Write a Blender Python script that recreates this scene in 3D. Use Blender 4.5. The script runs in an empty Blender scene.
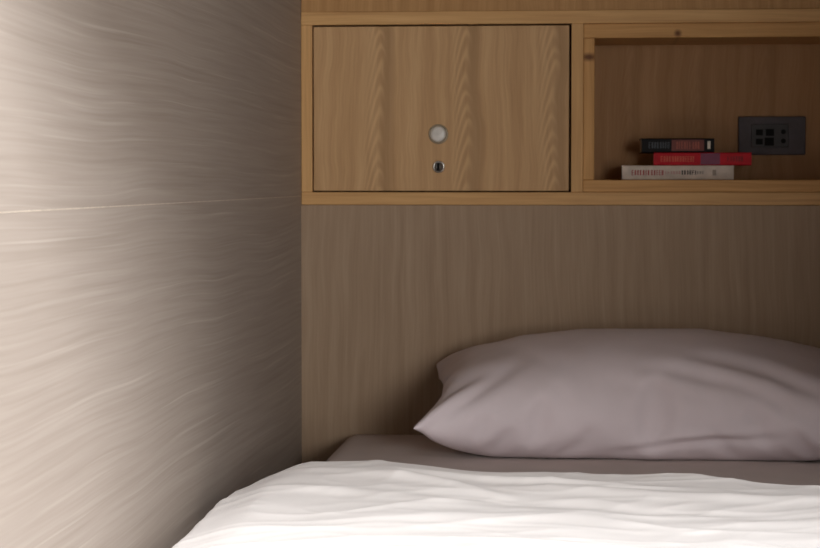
import bpy, bmesh, math, random
import numpy as np
from mathutils import Vector, noise, Matrix

random.seed(4)
scene = bpy.context.scene
COL = scene.collection

# ---------------------------------------------------------------- helpers
def lin(c):
    return tuple(((v / 12.92) if v <= 0.04045 else ((v + 0.055) / 1.055) ** 2.4) for v in [x / 255 for x in c])

class NT:
    """tiny node-tree builder"""
    def __init__(self, name):
        self.m = bpy.data.materials.new(name)
        self.m.use_nodes = True
        self.t = self.m.node_tree
        self.b = self.t.nodes['Principled BSDF']
    def n(self, kind, **kw):
        nd = self.t.nodes.new(kind)
        for k, v in kw.items():
            setattr(nd, k, v)
        return nd
    def put(self, sock, v):
        if isinstance(v, bpy.types.NodeSocket):
            self.t.links.new(v, sock)
        else:
            sock.default_value = v
    def math(self, op, a, b=0.0, c=0.0):
        nd = self.n('ShaderNodeMath', operation=op)
        self.put(nd.inputs[0], a); self.put(nd.inputs[1], b); self.put(nd.inputs[2], c)
        return nd.outputs[0]
    def vec(self, x, y, z):
        nd = self.n('ShaderNodeCombineXYZ')
        for i, v in enumerate((x, y, z)):
            self.put(nd.inputs[i], v)
        return nd.outputs[0]
    def noise(self, vec, scale, detail=4, rough=0.5):
        nd = self.n('ShaderNodeTexNoise')
        self.put(nd.inputs['Vector'], vec)
        nd.inputs['Scale'].default_value = scale
        nd.inputs['Detail'].default_value = detail
        nd.inputs['Roughness'].default_value = rough
        return nd.outputs['Fac']
    def ramp(self, fac, stops):
        nd = self.n('ShaderNodeValToRGB')
        self.put(nd.inputs[0], fac)
        e = nd.color_ramp.elements
        e[0].position, e[0].color = stops[0][0], (*lin(stops[0][1]), 1)
        e[1].position, e[1].color = stops[-1][0], (*lin(stops[-1][1]), 1)
        for p, c in stops[1:-1]:
            k = e.new(p); k.color = (*lin(c), 1)
        return nd.outputs[0]
    def grey(self, fac, lo, hi):
        nd = self.n('ShaderNodeMapRange')
        self.put(nd.inputs[0], fac)
        nd.inputs[1].default_value, nd.inputs[2].default_value = lo, hi
        return nd.outputs[0]
    def mix(self, fac, a, b, mode='MIX'):
        nd = self.n('ShaderNodeMix', data_type='RGBA', blend_type=mode)
        self.put(nd.inputs[0], fac); self.put(nd.inputs[6], a); self.put(nd.inputs[7], b)
        return nd.outputs[2]
    def bump(self, h, strength, dist=0.001):
        nd = self.n('ShaderNodeBump')
        nd.inputs['Strength'].default_value = strength
        nd.inputs['Distance'].default_value = dist
        self.put(nd.inputs['Height'], h)
        self.t.links.new(nd.outputs[0], self.b.inputs['Normal'])
    def obj_xyz(self):
        tc = self.n('ShaderNodeTexCoord')
        s = self.n('ShaderNodeSeparateXYZ')
        self.t.links.new(tc.outputs['Object'], s.inputs[0])
        return s.outputs[0], s.outputs[1], s.outputs[2]
    def done(self, col, rough=0.6, metal=0.0, spec=0.3):
        self.put(self.b.inputs['Base Color'], col)
        self.b.inputs['Roughness'].default_value = rough
        self.b.inputs['Metallic'].default_value = metal
        self.b.inputs['Specular IOR Level'].default_value = spec
        return self.m

def flat(name, c, rough=0.6, metal=0.0, spec=0.3):
    k = NT(name)
    x, y, z = k.obj_xyz()
    f = k.noise(k.vec(x, y, z), 60, 3)
    hi = tuple(min(255, v * 1.05) for v in c); lo = tuple(v * 0.93 for v in c)
    return k.done(k.ramp(f, [(0.3, lo), (0.7, hi)]), rough, metal, spec)

def link(name, bm, mat, parent=None, smooth=False):
    me = bpy.data.meshes.new(name)
    bm.normal_update()
    bm.to_mesh(me); bm.free()
    for m in (mat if isinstance(mat, (list, tuple)) else [mat]):
        me.materials.append(m)
    if smooth:
        for p in me.polygons: p.use_smooth = True
    o = bpy.data.objects.new(name, me)
    COL.objects.link(o)
    if parent: o.parent = parent
    return o

def box(bm, x0, x1, y0, y1, z0, z1, bevel=0.0, seg=2, mi=0):
    r = bmesh.ops.create_cube(bm, size=1)
    vs = r['verts']
    for v in vs:
        v.co = Vector((x0 + (v.co.x + .5) * (x1 - x0), y0 + (v.co.y + .5) * (y1 - y0), z0 + (v.co.z + .5) * (z1 - z0)))
    fs = set(f for v in vs for f in v.link_faces)
    for f in fs: f.material_index = mi
    if bevel:
        es = set(e for v in vs for e in v.link_edges)
        bmesh.ops.bevel(bm, geom=list(es), offset=bevel, segments=seg, affect='EDGES', profile=0.5)
    return bm

def one_box(*a, **k):
    return box(bmesh.new(), *a, **k)

def lathe(bm, prof, cx, cz, y0, n=40, mi=0):
    """revolve (radius, y offset) about an axis along Y"""
    rings = []
    for r, dy in prof:
        rings.append([bm.verts.new((cx + r * math.cos(2 * math.pi * i / n), y0 + dy, cz + r * math.sin(2 * math.pi * i / n))) for i in range(n)])
    for a, b in zip(rings, rings[1:]):
        for i in range(n):
            f = bm.faces.new((a[i], a[(i + 1) % n], b[(i + 1) % n], b[i])); f.material_index = mi
    f = bm.faces.new(rings[0]); f.material_index = mi
    f = bm.faces.new(list(reversed(rings[-1]))); f.material_index = mi
    bmesh.ops.recalc_face_normals(bm, faces=bm.faces)

def structure(o):
    o['kind'] = 'structure'; return o

def thing(o, label, cat, group=None):
    o['label'] = label; o['category'] = cat
    if group: o['group'] = group
    return o

def empty(name, loc):
    o = bpy.data.objects.new(name, None); COL.objects.link(o)
    o.location = loc; o.empty_display_size = 0.05
    return o

# ---------------------------------------------------------------- materials
def wall_laminate():
    """grey oak laminate, grain running along the bunk in flowing lines"""
    k = NT('grey_oak_laminate')
    x, y, z = k.obj_xyz()
    # the grain drifts up and down in long sweeps
    sweep = k.noise(k.vec(k.math('MULTIPLY', y, 1.1), 0.0, k.math('MULTIPLY', z, 2.2)), 1.0, 2)
    zz = k.math('ADD', z, k.math('MULTIPLY', sweep, 0.05))
    fine = k.noise(k.vec(0.0, k.math('MULTIPLY', y, 3.0), k.math('MULTIPLY', zz, 260.0)), 1.0, 4, 0.6)
    mid = k.noise(k.vec(3.0, k.math('MULTIPLY', y, 1.8), k.math('MULTIPLY', zz, 120.0)), 1.0, 3, 0.55)
    streak = k.noise(k.vec(7.0, k.math('MULTIPLY', y, 1.8), k.math('MULTIPLY', zz, 170.0)), 1.0, 2, 0.5)
    f = k.math('ADD', k.math('MULTIPLY', fine, 0.45), k.math('MULTIPLY', mid, 0.55))
    base = k.ramp(f, [(0.30, WL0), (0.5, WL1), (0.72, WL2)])
    lines = k.grey(streak, 0.60, 0.74)
    broad = k.noise(k.vec(1.0, k.math('MULTIPLY', y, 1.5), k.math('MULTIPLY', zz, 7.0)), 1.0, 2)
    base = k.mix(k.math('MULTIPLY', k.grey(broad, 0.45, 0.75), 0.10), base, (*lin(WL0), 1))
    col = k.mix(k.math('MULTIPLY', lines, 0.4), base, (*lin(WL3), 1))
    k.bump(f, 0.25, 0.0006)
    return k.done(col, 0.6, 0, 0.2)

WL0, WL1, WL2, WL3 = (153, 142, 132), (164, 153, 144), (174, 164, 155), (196, 187, 178)

def headboard_laminate():
    k = NT('taupe_oak_laminate')
    x, y, z = k.obj_xyz()
    sw = k.noise(k.vec(k.math('MULTIPLY', x, 1.5), 0.0, k.math('MULTIPLY', z, 1.2)), 2.0, 2)
    xx = k.math('ADD', x, k.math('MULTIPLY', sw, 0.05))
    fine = k.noise(k.vec(k.math('MULTIPLY', xx, 330.0), 0.0, k.math('MULTIPLY', z, 9.0)), 1.0, 4, 0.6)
    mid = k.noise(k.vec(k.math('MULTIPLY', xx, 75.0), 2.0, k.math('MULTIPLY', z, 3.5)), 1.0, 3, 0.5)
    f = k.math('ADD', k.math('MULTIPLY', fine, 0.45), k.math('MULTIPLY', mid, 0.55))
    col = k.ramp(f, [(0.3, (154, 131, 109)), (0.5, (167, 144, 121)), (0.7, (179, 157, 134))])
    k.bump(f, 0.2, 0.0005)
    return k.done(col, 0.6, 0, 0.18)

def oak(name, c0, c1, c2, arch=1.0, pitch=0.145, x0=0.0, z0=1.0, rough=0.45):
    """vertical grained oak veneer with repeated cathedral arches"""
    k = NT(name)
    x, y, z = k.obj_xyz()
    wob = k.noise(k.vec(k.math('MULTIPLY', x, 3.0), 0.0, k.math('MULTIPLY', z, 3.0)), 2.0, 3)
    xs = k.math('ADD', x, k.math('MULTIPLY', wob, 0.035))
    u = k.math('SUBTRACT', k.math('FRACT', k.math('DIVIDE', k.math('SUBTRACT', xs, x0), pitch)), 0.5)
    au = k.math('ABSOLUTE', u)
    # nested arches: level sets of z + steep parabola in u
    lev = k.math('ADD', k.math('MULTIPLY', z, 62.0), k.math('MULTIPLY', k.math('POWER', au, 1.5), 75.0))
    lev = k.math('ADD', lev, k.math('MULTIPLY', wob, 9.0))
    ring = k.math('MULTIPLY_ADD', k.math('SINE', k.math('MULTIPLY', lev, 3.2)), 0.5, 0.5)
    ring = k.math('POWER', ring, 1.6)
    ctr = k.math('MULTIPLY', k.grey(u, -0.20, -0.08), k.math('SUBTRACT', 1.0, k.grey(u, 0.02, 0.08)))
    ring = k.math('MULTIPLY', k.math('MULTIPLY', ring, ctr), arch)
    fine = k.noise(k.vec(k.math('MULTIPLY', xs, 380.0), 0.0, k.math('MULTIPLY', z, 10.0)), 1.0, 4, 0.6)
    mid = k.noise(k.vec(k.math('MULTIPLY', xs, 70.0), 4.0, k.math('MULTIPLY', z, 2.5)), 1.0, 3, 0.5)
    f = k.math('ADD', k.math('MULTIPLY', fine, 0.4), k.math('MULTIPLY', mid, 0.6))
    col = k.ramp(f, [(0.3, c0), (0.52, c1), (0.72, c2)])
    col = k.mix(k.math('MULTIPLY', ctr, 0.16 * arch), col, (*lin(tuple(v * 0.86 for v in c0)), 1))
    col = k.mix(k.math('MULTIPLY', ring, 0.50), col, (*lin(tuple(min(255, v * 1.05) for v in c2)), 1))
    core = k.math('MULTIPLY', k.math('MULTIPLY', k.grey(u, -0.02, 0.06), k.math('SUBTRACT', 1.0, k.grey(u, 0.11, 0.20))), 0.55 * arch)
    col = k.mix(core, col, (*lin(tuple(v * 0.86 for v in c0)), 1))
    k.bump(f, 0.2, 0.0005)
    return k.done(col, rough + .1, 0, 0.2)

def solid_pine(name, axis, c0, c1, c2, knots=()):
    k = NT(name)
    x, y, z = k.obj_xyz()
    a, b = (x, z) if axis == 'x' else (z, x)
    sw = k.noise(k.vec(k.math('MULTIPLY', a, 3.0), 0.0, k.math('MULTIPLY', b, 8.0)), 1.0, 2)
    bb = k.math('ADD', k.math('ADD', b, k.math('MULTIPLY', y, 0.7)), k.math('MULTIPLY', sw, 0.02))
    fine = k.noise(k.vec(k.math('MULTIPLY', a, 7.0), 1.0, k.math('MULTIPLY', bb, 260.0)), 1.0, 3, 0.55)
    mid = k.noise(k.vec(k.math('MULTIPLY', a, 3.0), 5.0, k.math('MULTIPLY', bb, 90.0)), 1.0, 3, 0.5)
    f = k.math('ADD', k.math('MULTIPLY', fine, 0.4), k.math('MULTIPLY', mid, 0.6))
    col = k.ramp(f, [(0.3, c0), (0.5, c1), (0.7, c2)])
    for (kx, kz, rx, rz) in knots:
        dx = k.math('DIVIDE', k.math('SUBTRACT', x, kx), rx)
        dz = k.math('DIVIDE', k.math('SUBTRACT', z, kz), rz)
        d = k.math('SQRT', k.math('ADD', k.math('MULTIPLY', dx, dx), k.math('MULTIPLY', dz, dz)))
        d = k.math('ADD', d, k.math('MULTIPLY', fine, 0.3))
        m = k.math('SUBTRACT', 1.0, k.grey(d, 0.5, 1.5))
        col = k.mix(k.math('MULTIPLY', m, 0.85), col, (*lin((84, 38, 18)), 1))
    k.bump(f, 0.15, 0.0005)
    return k.done(col, 0.5, 0, 0.18)

def cloth(name, c, weave=0.15, rough=0.85):
    k = NT(name)
    x, y, z = k.obj_xyz()
    v = k.vec(x, y, z)
    f = k.noise(v, 900, 2)
    g = k.noise(v, 14, 3)
    lo = tuple(q * 0.97 for q in c)
    col = k.ramp(g, [(0.3, lo), (0.7, c)])
    k.bump(f, weave, 0.0004)
    k.b.inputs['Sheen Weight'].default_value = 0.15
    return k.done(col, rough, 0, 0.15)

PINE = ((189, 144, 95), (210, 166, 112), (228, 186, 131))
M_wall = wall_laminate()
M_head = headboard_laminate()
M_door = oak('oak_veneer_door', (180, 142, 100), (200, 162, 119), (215, 179, 135), arch=1.0, pitch=0.1445, x0=-0.4055)
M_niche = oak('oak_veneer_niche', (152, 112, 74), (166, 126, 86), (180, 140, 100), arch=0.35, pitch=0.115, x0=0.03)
M_top = oak('oak_veneer_upper', (166, 124, 78), (184, 142, 94), (199, 157, 109), arch=0.0)
M_railx = solid_pine('solid_oak_rail', 'x', *PINE)
M_stile = solid_pine('solid_oak_stile', 'z', *PINE)
M_linx = solid_pine('solid_oak_liner_flat', 'x', (178, 131, 80), (198, 151, 95), (216, 169, 111), knots=((0.143, 0.2835, 0.006, 0.006),))
M_linz = solid_pine('solid_oak_liner_upright', 'z', (178, 131, 80), (198, 151, 95), (216, 169, 111), knots=((-0.003, 0.2455, 0.013, 0.0065),))
M_sheet = cloth('grey_sheet', (194, 176, 170))
M_pillow = cloth('lilac_grey_pillowcase', (231, 220, 226))
M_duvet = cloth('white_duvet_cotton', (247, 243, 241), 0.1)
M_floor = flat('platform_ply', (120, 100, 80))
M_ceil = flat('pale_upper_bunk_board', (112, 88, 66))
M_side = flat('side_blocker_board', (96, 74, 54))
M_dark = flat('brown_gap', (60, 38, 22), 0.9)
M_capw = flat('pale_plastic', (222, 218, 212), 0.35, 0, 0.5)
M_ring = flat('grey_ring', (150, 138, 118), 0.35, 0.4, 0.5)
M_chrome = flat('brushed_chrome', (190, 188, 184), 0.28, 1.0, 0.5)
M_hole = flat('keyway_black', (10, 9, 8), 0.8)
M_plate = flat('charcoal_plate', (82, 76, 80), 0.55, 0, 0.25)
M_module = flat('socket_module', (60, 57, 58), 0.5, 0, 0.3)

# ---------------------------------------------------------------- setting
FL, CE = 0.34, 1.42           # bunk platform and underside of the bunk above
XL, XR = -0.4835, 0.565
YB = 3.4                      # headboard plane
Y0 = 1.30                     # foot end of the bunk, open to the room

bm = bmesh.new()
ZS = 0.8935                   # joint between the lower and upper laminate boards
box(bm, XL - .03, XL, Y0, 3.62, FL - .03, ZS - .0006)
box(bm, XL - .03, XL, Y0, 3.62, ZS + .0006, CE + .03)
structure(link('wall_left', bm, M_wall))
jm = flat('joint_filler', (196, 184, 170), 0.7)
structure(link('trim_1', one_box(XL - .004, XL + .0003, Y0 + .001, 3.399, ZS - .0006, ZS + .0006), jm))
structure(link('wall_right_blocker', one_box(XR, XR + .03, 1.30, 3.62, FL - .03, CE + .03), M_side))  # unseen partition, put in to block window light from the right side
structure(link('floor', one_box(XL, XR, Y0, 3.62, FL - .03, FL), M_floor))
structure(link('ceiling', one_box(XL, XR, Y0, 3.62, CE, CE + .03), M_ceil))
bm = bmesh.new()
box(bm, XL, XR, YB, YB + .02, FL, 0.8785)
box(bm, XL, XR, 3.62, 3.65, FL, CE)
structure(link('wall_back', bm, M_head))

# ---------------------------------------------------------------- built-in wall cabinet
cab = empty('wall_cabinet', (0, YB, 0.8785))
thing(cab, 'built-in oak cabinet above the headboard with a locked door and an open niche', 'cabinet')
cab_children = []
def part(name, bm, mat, parent=cab, smooth=False, label=None):
    o = link(name, bm, mat, None, smooth)
    if parent:
        o.parent = parent
        base = parent
        off = Vector((0, 0, 0))
        while base: off += base.location; base = base.parent
        for v in o.data.vertices: v.co -= off
        # keep object-space textures in place
        if name not in ():
            pass
    if label: o['label'] = label
    return o

ZB, ZT = 0.8790, 1.2010        # outside of the frame
DX0, DX1, DZ0, DZ1 = -0.4640, -0.0320, 0.9005, 1.1790
NX0, NX1 = -0.0120, 0.5350     # niche opening in the face frame
FY = YB - .002
bv = .0012
part('bottom_rail', one_box(XL + .0005, XR - .0005, FY, YB + .02, ZB, 0.9003, bv), M_railx)
part('top_rail', one_box(XL + .0005, XR - .0005, FY, YB + .02, 1.1792, ZT, bv), M_railx)
part('stile', one_box(XL + .0005, DX0 - .0003, FY, YB + .02, 0.9003, 1.1792, bv), M_stile)
part('stile', one_box(DX1 + .0003, NX0, FY, YB + .02, 0.9003, 1.1792, bv), M_stile)
part('stile', one_box(NX1, XR - .0005, FY, YB + .02, 0.9003, 1.1792, bv), M_stile)
part('upper_panel', one_box(XL + .0005, XR - .0005, YB + .001, YB + .02, ZT, CE, .0008), M_top,
     label='darker plain oak board above the frame')
# door, recessed in its opening with a dark gap all round
door = part('door', one_box(DX0 + .0018, DX1 - .0034, FY + .0010, YB + .018, DZ0 + .0020, DZ1 - .0026, .0012), M_door,
            label='arch-grained oak door')
part('door_recess', one_box(DX0, DX1, YB + .0185, YB + .0199, DZ0, DZ1), M_dark)
def subpart(name, bm, mat, parent, smooth=False, label=None):
    return part(name, bm, mat, parent, smooth, label)
KX, KZ = -0.2525, 0.997
b = bmesh.new()
lathe(b, [(0.0001, .0020), (.0105, .0018), (.0125, .0002), (.0130, -.0030), (.0122, -.0052), (.0100, -.0062), (.0050, -.0067), (.0001, -.0068)], KX, KZ, FY)
subpart('round_knob', b, M_capw, door, True, 'round white knob')
b = bmesh.new()
lathe(b, [(0.0001, .0016), (.0162, .0016), (.0166, -.0002), (.0158, -.0012), (.0132, -.0014), (.0130, .0005), (.0001, .0005)], KX, KZ, FY + .0006)
subpart('knob_rosette', b, M_ring, door, True)
b = bmesh.new()
LZ = 0.9425
lathe(b, [(0.0001, .0016), (.0100, .0016), (.0102, -.0030), (.0092, -.0048), (.0075, -.0052), (.0070, -.0030), (.0001, -.0030)], KX + .001, LZ, FY + .0006)
lock = subpart('cam_lock', b, M_chrome, door, True, 'small chrome lock')
b = one_box(KX - .0022, KX + .0022, FY - .0034, FY - .0020, LZ - .0062, LZ + .0062, .0008)
subpart('keyhole', b, M_hole, lock)

# niche: four liner boards, back board
ND = .19                       # how deep the niche goes behind the frame
l = .0205
lz0, lz1 = 0.9003, 1.1792
ly = YB + .0035
def bevboard(x0, x1, z0, z1): return one_box(x0, x1, ly, YB + ND, z0, z1, .0015)
part('niche_floor', bevboard(NX0, NX1, lz0, lz0 + l), M_linx)
part('niche_ceiling', bevboard(NX0, NX1, lz1 - .0240, lz1), M_linx)
part('niche_side', bevboard(NX0, NX0 + .0185, lz0 + l, lz1 - .0240), M_linz)
part('niche_side', bevboard(NX1 - .0185, NX1, lz0 + l, lz1 - .0240), M_linz)
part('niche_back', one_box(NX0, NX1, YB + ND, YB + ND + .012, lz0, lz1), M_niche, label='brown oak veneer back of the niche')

# ---------------------------------------------------------------- socket plate on the niche back
SY = YB + ND
sx0, sx1, sz0, sz1 = 0.2555, 0.3710, 0.9640, 1.0305
sock = empty('wall_socket', ((sx0 + sx1) / 2, SY, sz0))
thing(sock, 'charcoal rectangular wall socket plate on the back of the open niche', 'socket')
part('cover_plate', one_box(sx0, sx1, SY - .009, SY, sz0, sz1, .0022, 3), M_plate, sock)
mod = part('socket_module', one_box(sx0 + .022, sx0 + .086, SY - .0112, SY - .0088, sz0 + .013, sz1 - .013, .001), M_module, sock)
for i, (dx, dz, w, h) in enumerate(((.030, .038, .012, .010), (.047, .037, .014, .012), (.030, .022, .012, .010), (.045, .020, .016, .014))):
    subpart('socket_slot', one_box(sx0 + dx, sx0 + dx + w, SY - .0118, SY - .0110, sz0 + dz - .004, sz0 + dz - .004 + h, .0003), M_hole, mod)
for dz in (.040, .024):
    b = bmesh.new()
    lathe(b, [(.0001, 0), (.0042, 0), (.0042, -.0008), (.0001, -.0008)], sx0 + .077, sz0 + dz, SY - .0112, 20)
    subpart('round_hole', b, M_hole, mod)

# ---------------------------------------------------------------- books
def book(name, x, z, w, d, h, y, rz, cover_c, label, marks, rounded=False, page=(205, 195, 175)):
    """a paperback lying flat, spine towards the bed. local: x along the spine, y depth, z thickness"""
    root = empty(name, (x, y, z)); root.rotation_euler = (0, 0, rz)
    thing(root, label, 'book', 'books stacked in the niche')
    def lp(nm, bm, mat, lab=None, smooth=False):
        o = link(nm, bm, mat, root, smooth)
        if lab: o['label'] = lab
        return o
    cm = flat(name + '_cover', cover_c, 0.6, 0, 0.15)
    t = .0009
    # cover: one folded sheet (bottom, spine, top) with softly rounded spine corners
    prof_o = [(d, 0)]
    r = min(.0022, h * .2)
    for a in range(5):
        th = -math.pi / 2 - a * math.pi / 8
        prof_o.append((r + r * math.cos(th), r + r * math.sin(th)))
    for a in range(5):
        th = math.pi - a * math.pi / 8
        prof_o.append((r + r * math.cos(th), h - r + r * math.sin(th)))
    prof_o.append((d, h))
    prof_i = [(d, h - t)] + [(max(p[0], 0) * 1 + t if p[0] < r else p[0], min(max(p[1], t), h - t)) for p in reversed(prof_o[1:-1])] + [(d, t)]
    prof = prof_o + prof_i
    b = bmesh.new()
    L = [b.verts.new((-w / 2, p[0], p[1])) for p in prof]
    R = [b.verts.new((w / 2, p[0], p[1])) for p in prof]
    n = len(prof)
    for i in range(n):
        b.faces.new((L[i], L[(i + 1) % n], R[(i + 1) % n], R[i]))
    m = len(prof_o)
    for i in range(m - 1):
        j = n - 1 - i
        b.faces.new((L[i], L[i + 1], L[j - 1], L[j])); b.faces.new((R[i], R[j], R[j - 1], R[i + 1]))
    bmesh.ops.remove_doubles(b, verts=b.verts, dist=1e-6)
    bmesh.ops.recalc_face_normals(b, faces=b.faces)
    lp('cover', b, cm)
    b = one_box(-w / 2 + .0012, w / 2 - .0012, t * 2.2, d - .0015, t * 1.02, h - t * 1.02)
    lp('page_block', b, flat(name + '_pages', page, 0.9))
    rnd = random.Random(name)
    for (nm, x0, x1, z0, z1, c, kind) in marks:
        b = bmesh.new()
        if kind == 'band':
            box(b, x0 - w / 2, x1 - w / 2, -.00025, .0010, z0 * h, z1 * h)
        else:   # rows of tiny worn letter strokes
            xx = x0
            DP = .0006 if kind == 'title' else .0004
            while xx < x1 - .001:
                lw = rnd.uniform(.0022, .0038)
                za, zb = z0 * h, z1 * h
                s = .0013 if (z1 - z0) < .4 else .0010
                box(b, xx - w / 2, xx + s - w / 2, -DP, .0008, za, zb)
                if rnd.random() < .7: box(b, xx - w / 2, xx + lw - .0006 - w / 2, -DP, .0008, zb - s, zb)
                if rnd.random() < .6: box(b, xx - w / 2, xx + lw - .0006 - w / 2, -DP, .0008, za, za + s)
                if rnd.random() < .6: box(b, xx + lw - .0006 - s - w / 2, xx + lw - .0006 - w / 2, -DP, .0008, za, zb)
                if rnd.random() < .5: box(b, xx - w / 2, xx + lw - .0006 - w / 2, -DP, .0008, (za + zb) / 2 - s / 2, (za + zb) / 2 + s / 2)
                xx += lw + (.0012 if rnd.random() < .85 else .002)
        lp(nm, b, flat(name + '_' + nm, c, 0.5))
    return root

nf = lz0 + l
BY = YB + .036
book('paperback_book', 0.1455, nf, .1850, .118, .0242, BY, 0.0, (214, 200, 188),
     'white paperback lying at the bottom of the stack in the niche, faded red lettering',
     [('spine_title', .016, .044, .32, .68, (178, 78, 78), 'text'),
      ('spine_title', .048, .068, .32, .68, (178, 78, 78), 'text'),
      ('spine_subtitle', .072, .096, .40, .60, (206, 160, 154), 'text'),
      ('spine_author', .099, .122, .36, .66, (46, 40, 38), 'text'),
      ('spine_subtitle', .124, .136, .40, .60, (160, 148, 140), 'text'),
      ('publisher_mark', .150, .156, .30, .70, (160, 146, 134), 'band')])
book('paperback_book', 0.1865, nf + .0243, .1620, .108, .0213, BY + .003, -0.01, (190, 36, 48),
     'red paperback lying in the middle of the stack, between the white and the black book',
     [('spine_title', .012, .070, .28, .72, (206, 104, 76), 'text'),
      ('spine_panel', .078, .110, .06, .94, (122, 54, 84), 'band'),
      ('spine_author', .122, .150, .30, .70, (120, 22, 30), 'text')])
book('paperback_book', 0.1460, nf + .0243 + .0214, .1210, .105, .0238, BY + .010, 0.015, (22, 20, 22),
     'black paperback lying on top of the stack, rust red lettering on its spine',
     [('spine_author', .012, .046, .30, .74, (70, 76, 84), 'text'),
      ('spine_panel', .050, .104, .12, .90, (112, 48, 38), 'band'),
      ('spine_title', .058, .098, .26, .76, (170, 84, 62), 'title'),
      ('publisher_mark', .1095, .1145, .26, .80, (214, 204, 190), 'band')])

# ---------------------------------------------------------------- mattress
MT = .497
def smooth_box(x0, x1, y0, y1, z0, z1, r, nx, ny, nz, fn=None):
    """dense rounded box"""
    b = bmesh.new()
    bmesh.ops.create_cube(b, size=2)
    bmesh.ops.subdivide_edges(b, edges=b.edges, cuts=nx, use_grid_fill=True)
    hx, hy, hz = (x1 - x0) / 2, (y1 - y0) / 2, (z1 - z0) / 2
    for v in b.verts:
        p = Vector((v.co.x * hx, v.co.y * hy, v.co.z * hz))
        # pull to a rounded box
        q = Vector((max(-hx + r, min(hx - r, p.x)), max(-hy + r, min(hy - r, p.y)), max(-hz + r, min(hz - r, p.z))))
        d = p - q
        if d.length > 1e-9:
            # use chebyshev so that edge rows spread round the corner
            k = max(abs(d.x), abs(d.y), abs(d.z))
            d = d.normalized() * k
        p = q + d
        v.co = Vector((p.x + (x0 + x1) / 2, p.y + (y0 + y1) / 2, p.z + (z0 + z1) / 2))
        if fn: v.co = fn(v.co)
    return b
def mat_fn(p):
    s = 0.0025 * noise.noise(Vector((p.x * 7, p.y * 7, 1.3))) + .0012 * noise.noise(Vector((p.x * 18, p.y * 30, 5.3)))
    return Vector((p.x + s, p.y, p.z + s)) if p.z > FL + .02 else p
mattress = link('mattress', smooth_box(-.412, .500, 1.38, 3.392, FL, MT, .030, 70, 70, 70, mat_fn), M_sheet, None, True)
thing(mattress, 'mattress in a grey fitted sheet under the pillow and the white duvet', 'mattress')

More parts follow.
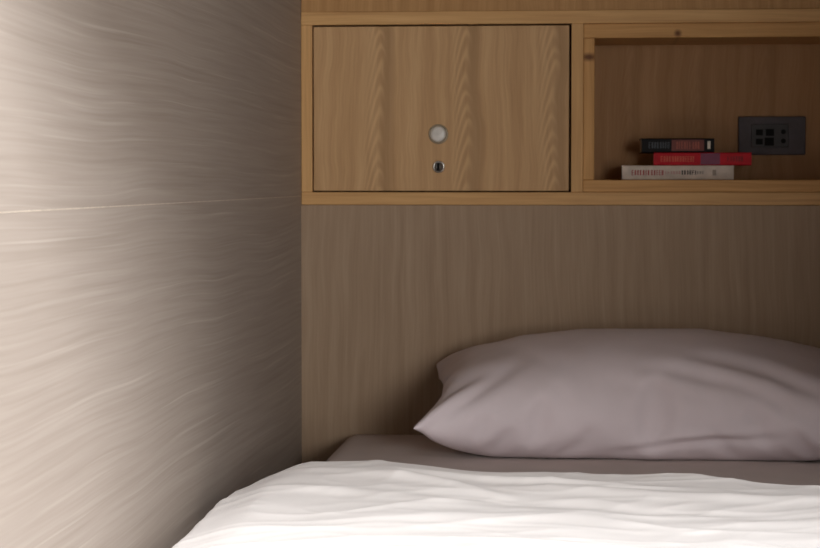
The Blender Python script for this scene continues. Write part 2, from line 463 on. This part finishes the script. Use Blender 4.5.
# ---------------------------------------------------------------- pillow (a stuffed, stitched case relaxed by a small cloth solver)
def relax_pillow(W, D_, nx, ny, start, tilt, fill, iters, seed=3):
    """two inextensible sheets sewn together round the edge, blown up by the filling,
    pressed down by their weight on the mattress and held back by the headboard"""
    rnd = np.random.RandomState(seed)
    def grid(nx, ny):
        u, v = np.meshgrid(np.linspace(-1, 1, nx + 1), np.linspace(-1, 1, ny + 1))
        return u, v
    ct, st = math.cos(tilt), math.sin(tilt)
    def to_world(x, y, z):
        return np.stack([x + start[0], y * ct - z * st + start[1], y * st + z * ct + start[2]], -1)
    def init(nx, ny):
        u, v = grid(nx, ny)
        bul = .012 * (1 - u ** 4) * (1 - v ** 4)
        nz = sum(.0035 * np.sin(a * u * 3 + b * v * 3 + c) for a, b, c in rnd.uniform(-3, 3, (10, 3)))
        edge = (1 - u ** 8) * (1 - v ** 8)
        return [to_world(u * W / 2, v * D_ / 2, s * bul + nz * edge * .5 + .003*rnd.randn(*u.shape) * edge * .3) for s in (1, -1)]
    def upsample(P):
        ny_, nx_ = P.shape[0] - 1, P.shape[1] - 1
        Q = np.zeros((2 * ny_ + 1, 2 * nx_ + 1, 3))
        Q[::2, ::2] = P
        Q[1::2, ::2] = (P[1:] + P[:-1]) / 2
        Q[:, 1::2] = (Q[:, 2::2] + Q[:, :-1:2]) / 2
        return Q
    offs = [(0, 1, 1.0, 0), (1, 0, 1.0, 0), (1, 1, .35, 0), (1, -1, .35, 0), (0, 2, BEND[0], 1), (2, 0, BEND[0], 1), (0, 4, BEND[1], 1), (4, 0, BEND[1], 1)]
    lx, ly = nx // 4, ny // 4
    sheets = init(lx, ly)
    for level in range(3):
        nyl, nxl = sheets[0].shape[0] - 1, sheets[0].shape[1] - 1
        dx, dy = W / nxl, D_ / nyl
        vel = [np.zeros_like(s) for s in sheets]
        prev = [s.copy() for s in sheets]
        for it in range(iters[level]):
            # volume by the divergence theorem and the pressure it leaves
            nrm = []
            vol = 0
            for k, P in enumerate(sheets):
                a = P[1:, 1:] - P[:-1, :-1]; c = P[1:, :-1] - P[:-1, 1:]
                n_ = np.cross(a, c) * .5 * (1 if k == 0 else -1)
                vol += (P[:-1, :-1] * n_).sum() / 3
                nrm.append(n_)
            pr = fill[0] * (fill[1] / max(vol, 1e-4) - 1)
            pr = max(-.2 * fill[0], min(fill[0] * 3, pr))
            new = []
            for k, P in enumerate(sheets):
                F_ = np.zeros_like(P)
                q = nrm[k] / 4 / (dx * dy)
                F_[:-1, :-1] += q; F_[1:, :-1] += q; F_[:-1, 1:] += q; F_[1:, 1:] += q
                v_ = (P - prev[k]) * .93
                prev[k] = P.copy()
                N = P + v_ + pr * F_
                N[..., 2] -= GRAV
                new.append(N)
            sheets = new
            for sub in range(6):
                for k in range(2):
                    P = sheets[k]
                    acc = np.zeros_like(P); cnt = np.zeros(P.shape[:2] + (1,))
                    for (oj, oi, w_, kind) in offs:
                        if oi >= 0:
                            A = P[:P.shape[0] - oj, :P.shape[1] - oi]; B = P[oj:, oi:]
                            sa = (slice(0, P.shape[0] - oj), slice(0, P.shape[1] - oi)); sb = (slice(oj, None), slice(oi, None))
                        else:
                            A = P[:P.shape[0] - oj, -oi:]; B = P[oj:, :oi]
                            sa = (slice(0, P.shape[0] - oj), slice(-oi, None)); sb = (slice(oj, None), slice(0, oi))
                        L0 = math.hypot(oi * dx, oj * dy)
                        d = B - A
                        L = np.sqrt((d * d).sum(-1, keepdims=True)) + 1e-9
                        e = (L - L0) / L
                        if kind == 0 and w_ < 1:      # shear gives a little
                            e = e
                        c = d * e * .5 * w_
                        acc[sa] += c; acc[sb] -= c
                        cnt[sa] += w_; cnt[sb] += w_
                    sheets[k] = P + acc / cnt * 1.6
                T, B = sheets
                for sl in ((0, slice(None)), (-1, slice(None)), (slice(None), 0), (slice(None), -1)):
                    m = (T[sl] + B[sl]) / 2
                    T[sl] = m; B[sl] = m
                for k in range(2):
                    P = sheets[k]
                    below = P[..., 2] < MT + .0015
                    P[..., 2][below] = MT + .0015
                    for a_ in (0, 1):
                        P[..., a_][below] = prev[k][..., a_][below] * .9 + P[..., a_][below] * .1
                    beh = P[..., 1] > YB - .003
                    P[..., 1][beh] = YB - .003
                    P[..., 2][beh] = prev[k][..., 2][beh] * .9 + P[..., 2][beh] * .1
        if level < 2:
            sheets = [upsample(s) for s in sheets]
    print('PILLOW vol', vol, 'T', [a.round(3).tolist() for a in (sheets[0][0, 0], sheets[0][-1, 0], sheets[0][0, -1], sheets[0][-1, -1])], 'zmax', sheets[0][..., 2].max())
    return sheets

GRAV = .000003
BEND = (.12, .03)
SEED = 3
LIFT = .008
def make_pillow():
    nx, ny = 128, 80
    T, B = relax_pillow(PW, PD, nx, ny, PIL_LOC, PIL_TILT, FILL, ITERS, SEED)
    b = bmesh.new()
    base = Vector((.06, 3.15, MT))
    tv = [[b.verts.new(Vector(p) - base) for p in row] for row in T]
    bv_ = [[tv[j][i] if j in (0, ny) or i in (0, nx) else b.verts.new(Vector(B[j][i]) - base) for i in range(nx + 1)] for j in range(ny + 1)]
    for j in range(ny):
        for i in range(nx):
            b.faces.new((tv[j][i], tv[j][i + 1], tv[j + 1][i + 1], tv[j + 1][i]))
            try: b.faces.new((bv_[j][i], bv_[j + 1][i], bv_[j + 1][i + 1], bv_[j][i + 1]))
            except ValueError: pass
    bmesh.ops.recalc_face_normals(b, faces=b.faces)
    for r in range(SMOOTH):
        bmesh.ops.smooth_vert(b, verts=b.verts, factor=.5, use_axis_x=True, use_axis_y=True, use_axis_z=True)
    for v in b.verts:          # the left front corner is kicked up a little
        p = v.co + base
        v.co.z *= .93
        v.co.z += LIFT * math.exp(-(((p.x + .285) / .09) ** 2 + ((p.y - 2.98) / .12) ** 2))
    b.normal_update()
    shift = []
    for v in b.verts:
        p = v.co + base
        am = 0
        for (x0, z0, x1, z1, bow, wd, a) in CREASES:
            ex, ez = x1 - x0, z1 - z0
            L = math.hypot(ex, ez); ex /= L; ez /= L
            s_ = (p.x - x0) * ex + (p.z - z0) * ez
            c_ = -(p.x - x0) * ez + (p.z - z0) * ex
            q = s_ / L
            c_ -= bow * 4 * q * (1 - q)
            c_ += .004 * noise.noise(Vector((s_ * 16, z0 * 40, 2.2)))
            env = max(0, 1 - abs(2 * q - 1) ** 2.5) if 0 < q < 1 else 0
            t = c_ / wd
            am += a * env * (math.exp(-t * t) - .8 * math.exp(-((t - 1.5) / 1.1) ** 2))
        am += .0012 * noise.noise(Vector((p.x * 9, p.y * 12, p.z * 22))) + .0007 * noise.noise(Vector((p.x * 30 + p.z * 25, p.y * 10, p.z * 30)))
        am *= max(0, min(1, (p.z - MT - .004) / .02))
        shift.append(v.normal * am)
    for v, d in zip(b.verts, shift):
        v.co += d
        v.co.y = min(v.co.y, YB - .002 - base.y)
    o = link('pillow', b, M_pillow, None, True)
    o.location = base
    sub = o.modifiers.new('smooth', 'SUBSURF'); sub.levels = 1; sub.render_levels = 1
    return o

CREASES = [
    # x0, z0, x1, z1, bow, width, depth
    (-.285, .540, -.130, .635, .012, .0075, .0065),
    (-.265, .530, -.090, .650, .004, .0090, .0050),
    (-.180, .655, -.050, .640, .010, .0090, .0025),
    (.060, .640, .340, .560, .020, .0100, .0050),
    (.130, .655, .400, .575, .016, .0090, .0045),
    (.020, .615, .200, .580, .010, .0120, .0022),
    (.020, .508, .300, .540, .006, .0070, .0045),
]
PWD = .735, .410
PWD = .735, .410
PW, PD = PWD
PIL_LOC = (.092, 3.188, MT + .078)
PIL_TILT = math.radians(10)
FILL = (.0015, .030)
ITERS = (500, 260, 160)
SMOOTH = 2
pillow = make_pillow()
thing(pillow, 'plump lilac-grey pillow lying against the headboard', 'pillow')

# ---------------------------------------------------------------- duvet
def sstep(a, b, t):
    t = max(0, min(1, (t - a) / (b - a))); return t * t * (3 - 2 * t)

def duvet():
    """quilt lying on the mattress: a closed sheet whose head end is a soft rolled edge
    and whose left side sinks into the gap by the wall"""
    nx, nt = 260, 340
    X0, X1 = -.474, .540
    YF = 1.36
    def head_y(x):
        return 2.600 + .022 * noise.noise(Vector((x * 4.0, .3, 0))) - .10 * sstep(-.15, .5, x) - .14 * (1 - sstep(-.47, -.36, x)) ** 1.3
    def top_z(x, y):
        hy = head_y(x)
        t = MT + .046
        t += .012 * sstep(-.43, -.35, x) * (1 - sstep(-.25, -.10, x)) * math.exp(-((y - hy) / .18) ** 2)
        t -= .016 * (1 - sstep(-.47, -.37, x))
        for q, (fx, fy, am) in enumerate(((4, 7, .0026), (9, 13, .0010), (3.0, 17, .0012))):
            n_ = noise.noise(Vector((x * fx + y * 2, y * fy - x * 3, 3.1 + q)))
            t += am * (max(0, 1 - abs(n_) * 2.2)) ** 3
        t += .010 * noise.noise(Vector((x * 3.2, y * 2.6, .7))) + .004 * noise.noise(Vector((x * 9, y * 5, 4.7)))
        # long soft folds roughly along the head edge
        for (cx, cy, ang, sp, wd, ln, am) in FOLDS:
            dx, dy = x - cx, y - cy
            a = dx * math.cos(ang) + dy * math.sin(ang); c = -dx * math.sin(ang) + dy * math.cos(ang)
            c += sp * a * a
            t += am * math.exp(-(c / wd) ** 2) * math.exp(-(a / ln) ** 2)
        t -= .062 * (1 - sstep(-.480, -.430, x)) ** 1.8
        return t
    b = bmesh.new()
    rows = []
    RAD = .024
    for j in range(nt + 1):
        r = []
        for i in range(nx + 1):
            x = X0 + (X1 - X0) * i / nx
            hy = head_y(x)
            s = j / nt
            zt = top_z(x, hy)
            low = MT + .003 - .075 * (1 - sstep(-.476, -.425, x)) ** 1.4
            rad = (zt - low) / 2
            if s < .12:            # underside, running to the edge
                y = hy - .22 * (1 - s / .12) - 0.0; z = low
            elif s < .30:          # round the rolled edge
                th = -math.pi / 2 + math.pi * (s - .12) / .18
                y = hy + rad * .95 * math.cos(th); z = low + rad + rad * math.sin(th)
            else:
                q = ((s - .30) / .70) ** 1.35
                y = hy - (hy - YF) * q; z = top_z(x, y)
            r.append(b.verts.new((x, y, z)))
        rows.append(r)
    for j in range(nt):
        for i in range(nx):
            b.faces.new((rows[j][i], rows[j][i + 1], rows[j + 1][i + 1], rows[j + 1][i]))
    bmesh.ops.recalc_face_normals(b, faces=b.faces)
    base = Vector((.03, 2.0, MT))
    bmesh.ops.translate(b, verts=b.verts, vec=-base)
    o = link('duvet', b, M_duvet, None, True)
    o.location = base
    return o

FOLDS = [
    # centre x, y, angle, curvature, width, length, height
    (-.05, 2.50, -.16, .10, .016, .22, .006),
    (.18, 2.43, -.10, .0, .020, .20, .006),
    (-.20, 2.47, -.55, .6, .016, .10, .006),
    (-.30, 2.40, -.25, .8, .020, .12, .005),
    (.00, 2.36, -.12, .1, .022, .25, -.004),
    (.25, 2.28, .10, .1, .025, .20, .004),
    (-.15, 2.25, .30, .2, .030, .16, .005),
]
dv = duvet()
thing(dv, 'rumpled white cotton duvet spread over the lower part of the bed', 'duvet')

# ---------------------------------------------------------------- light: window daylight from the foot end and an added overhead fill
def area(name, loc, target, sx, sy, power, col):
    l_ = bpy.data.lights.new(name, 'AREA'); l_.shape = 'RECTANGLE'; l_.size = sx; l_.size_y = sy
    l_.energy = power; l_.color = col
    o = bpy.data.objects.new(name, l_); COL.objects.link(o)
    o.location = loc
    o.rotation_euler = (Vector(target) - Vector(loc)).to_track_quat('-Z', 'Y').to_euler()
    return o
area('overhead_fill_light', (.30, 0.45, 2.08), (-.1, 2.5, .70), 0.5, 0.5, 90, (.985, .99, 1.0))  # added overhead light, position and power fitted to brighten duvet and wall
area('window_daylight', (0.98, -0.30, 1.0), (-.1, 2.8, .80), 0.75, 0.75, 46, (1.0, .965, .92))

w = bpy.data.worlds.new('world'); scene.world = w; w.use_nodes = True
w.node_tree.nodes['Background'].inputs[0].default_value = (1.0, .80, .60, 1)
w.node_tree.nodes['Background'].inputs[1].default_value = 0.12

# ---------------------------------------------------------------- camera
cam = bpy.data.cameras.new('camera'); co_ = bpy.data.objects.new('camera', cam); COL.objects.link(co_)
cam.sensor_fit = 'HORIZONTAL'; cam.sensor_width = 36; cam.lens = 36 * 2040 / 820
cam.clip_start = .05
cam.dof.use_dof = True; cam.dof.focus_distance = 2.5; cam.dof.aperture_fstop = 16
co_.location = (0, 0, .92)
co_.rotation_euler = (math.radians(90 - 2.628), 0, math.radians(5.0425))
scene.camera = co_

scene.view_settings.view_transform = 'Standard'
scene.view_settings.look = 'None'
scene.view_settings.exposure = 0.0
scene.view_settings.gamma = 1.0
